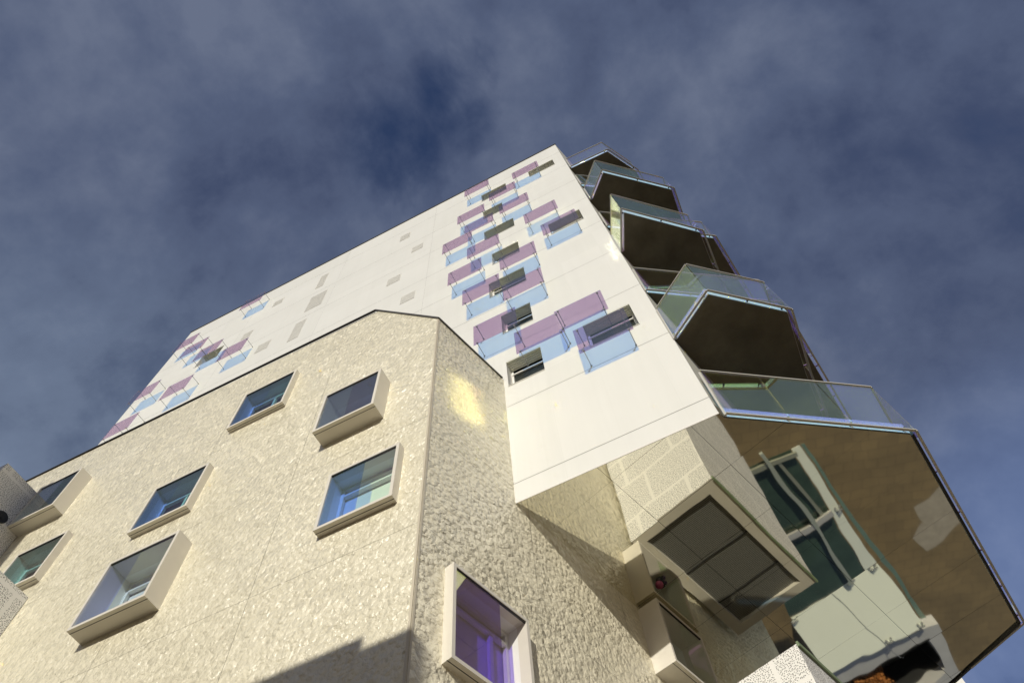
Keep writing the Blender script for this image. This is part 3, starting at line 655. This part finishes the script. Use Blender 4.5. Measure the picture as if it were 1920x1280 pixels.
def toward(v):
    n = N(nt, 'ShaderNodeVectorMath', operation='DOT_PRODUCT'); n.inputs[1].default_value = Vector(v).normalized(); L(nt, tc.outputs['Generated'], n.inputs[0]); return n.outputs['Value']
n1 = noise(nt, tc.outputs['Generated'], 3.2, 9, .56, .25)          # body of the thin cloud sheet
n2 = noise(nt, tc.outputs['Generated'], 8, 9, .6, .15)            # its wisps
body = mth('ADD', mth('MULTIPLY', n1.outputs[0], 1.0), mth('MULTIPLY', mth('SUBTRACT', n2.outputs[0], .5), .5))
gap = None
for v, a, b in GAPS:                                              # clear holes in the sheet
    g = N(nt, 'ShaderNodeMapRange', clamp=True, interpolation_type='SMOOTHSTEP'); g.inputs['From Min'].default_value = a; g.inputs['From Max'].default_value = b; L(nt, toward(v), g.inputs['Value'])
    gap = g.outputs[0] if gap is None else mth('MAXIMUM', gap, g.outputs[0])
dens = mth('SUBTRACT', body, mth('MULTIPLY', gap, .21))
cr = ramp(nt, [(.19, (.0, .0, .0)), (.32, (.55, .55, .55)), (.44, (.9, .9, .9)), (.65, (1, 1, 1))]); L(nt, dens, cr.inputs[0])
tone = ramp(nt, [(.34, (.56, .72, 1.28)), (.50, (.76, .98, 1.64)), (.66, (1.12, 1.36, 2.04))]); L(nt, body, tone.inputs[0])
glow = mth('POWER', mth('MAXIMUM', toward(-dirv), 0), 5)   # cloud is brighter towards the sun
tn = N(nt, 'ShaderNodeVectorMath', operation='MULTIPLY_ADD'); tn.inputs[1].default_value = (1.2,) * 3; L(nt, tone.outputs[0], tn.inputs[0])
def lift(v, a, b, col):
    g = N(nt, 'ShaderNodeMapRange', clamp=True, interpolation_type='SMOOTHSTEP'); g.inputs['From Min'].default_value = a; g.inputs['From Max'].default_value = b; L(nt, toward(v), g.inputs['Value'])
    w = N(nt, 'ShaderNodeVectorMath', operation='SCALE'); w.inputs[0].default_value = col; L(nt, g.outputs[0], w.inputs['Scale']); return w.outputs[0]
gv = N(nt, 'ShaderNodeVectorMath', operation='SCALE'); gv.inputs[0].default_value = (3.2, 2.9, 2.2); L(nt, glow, gv.inputs['Scale']); L(nt, gv.outputs[0], tn.inputs[2])
hz = N(nt, 'ShaderNodeVectorMath', operation='ADD'); L(nt, lift((-.72, .35, .6), .85, .995, (.75, .95, 1.1)), hz.inputs[0]); L(nt, lift((.32, .85, .42), .9, .99, (.5, .8, 1.7)), hz.inputs[1])   # paler towards the horizon
ta = N(nt, 'ShaderNodeVectorMath', operation='ADD'); L(nt, tn.outputs[0], ta.inputs[0]); L(nt, hz.outputs[0], ta.inputs[1])
mx = N(nt, 'ShaderNodeMix', data_type='RGBA'); L(nt, cr.outputs[0], mx.inputs[0]); sk = N(nt, 'ShaderNodeVectorMath', operation='MULTIPLY'); sk.inputs[1].default_value = (.6, .58, .72); L(nt, sky.outputs[0], sk.inputs[0]); L(nt, sk.outputs[0], mx.inputs[6]); L(nt, ta.outputs[0], mx.inputs[7])
L(nt, mx.outputs[2], bg.inputs[0]); L(nt, bg.outputs[0], out.inputs[0])

cam = bpy.data.cameras.new('camera'); cam.sensor_width = 36; cam.lens = 36 * 1382.8 / 1920; cam.clip_start = .05; cam.clip_end = 2000
co = bpy.data.objects.new('camera', cam); COL.objects.link(co)
R = Matrix.Rotation(.34572926, 3, 'Z') @ Matrix.Rotation(2.70579693, 3, 'X') @ Matrix.Rotation(-.13044996, 3, 'Z')
co.matrix_world = Matrix.Translation((0, 0, ZO)) @ R.to_4x4(); scene.camera = co

scene.view_settings.view_transform = 'Standard'; scene.view_settings.look = 'None'; scene.view_settings.exposure = 0; scene.view_settings.gamma = 1
cy = scene.cycles; cy.max_bounces = 14; cy.transparent_max_bounces = 24; cy.glossy_bounces = 6; cy.diffuse_bounces = 4
cy.use_denoising = True; cy.caustics_reflective = True; cy.use_guiding = True; cy.use_surface_guiding = True; cy.guiding_training_samples = 128; cy.blur_glossy = 0; cy.caustics_refractive = False; cy.sample_clamp_indirect = 0
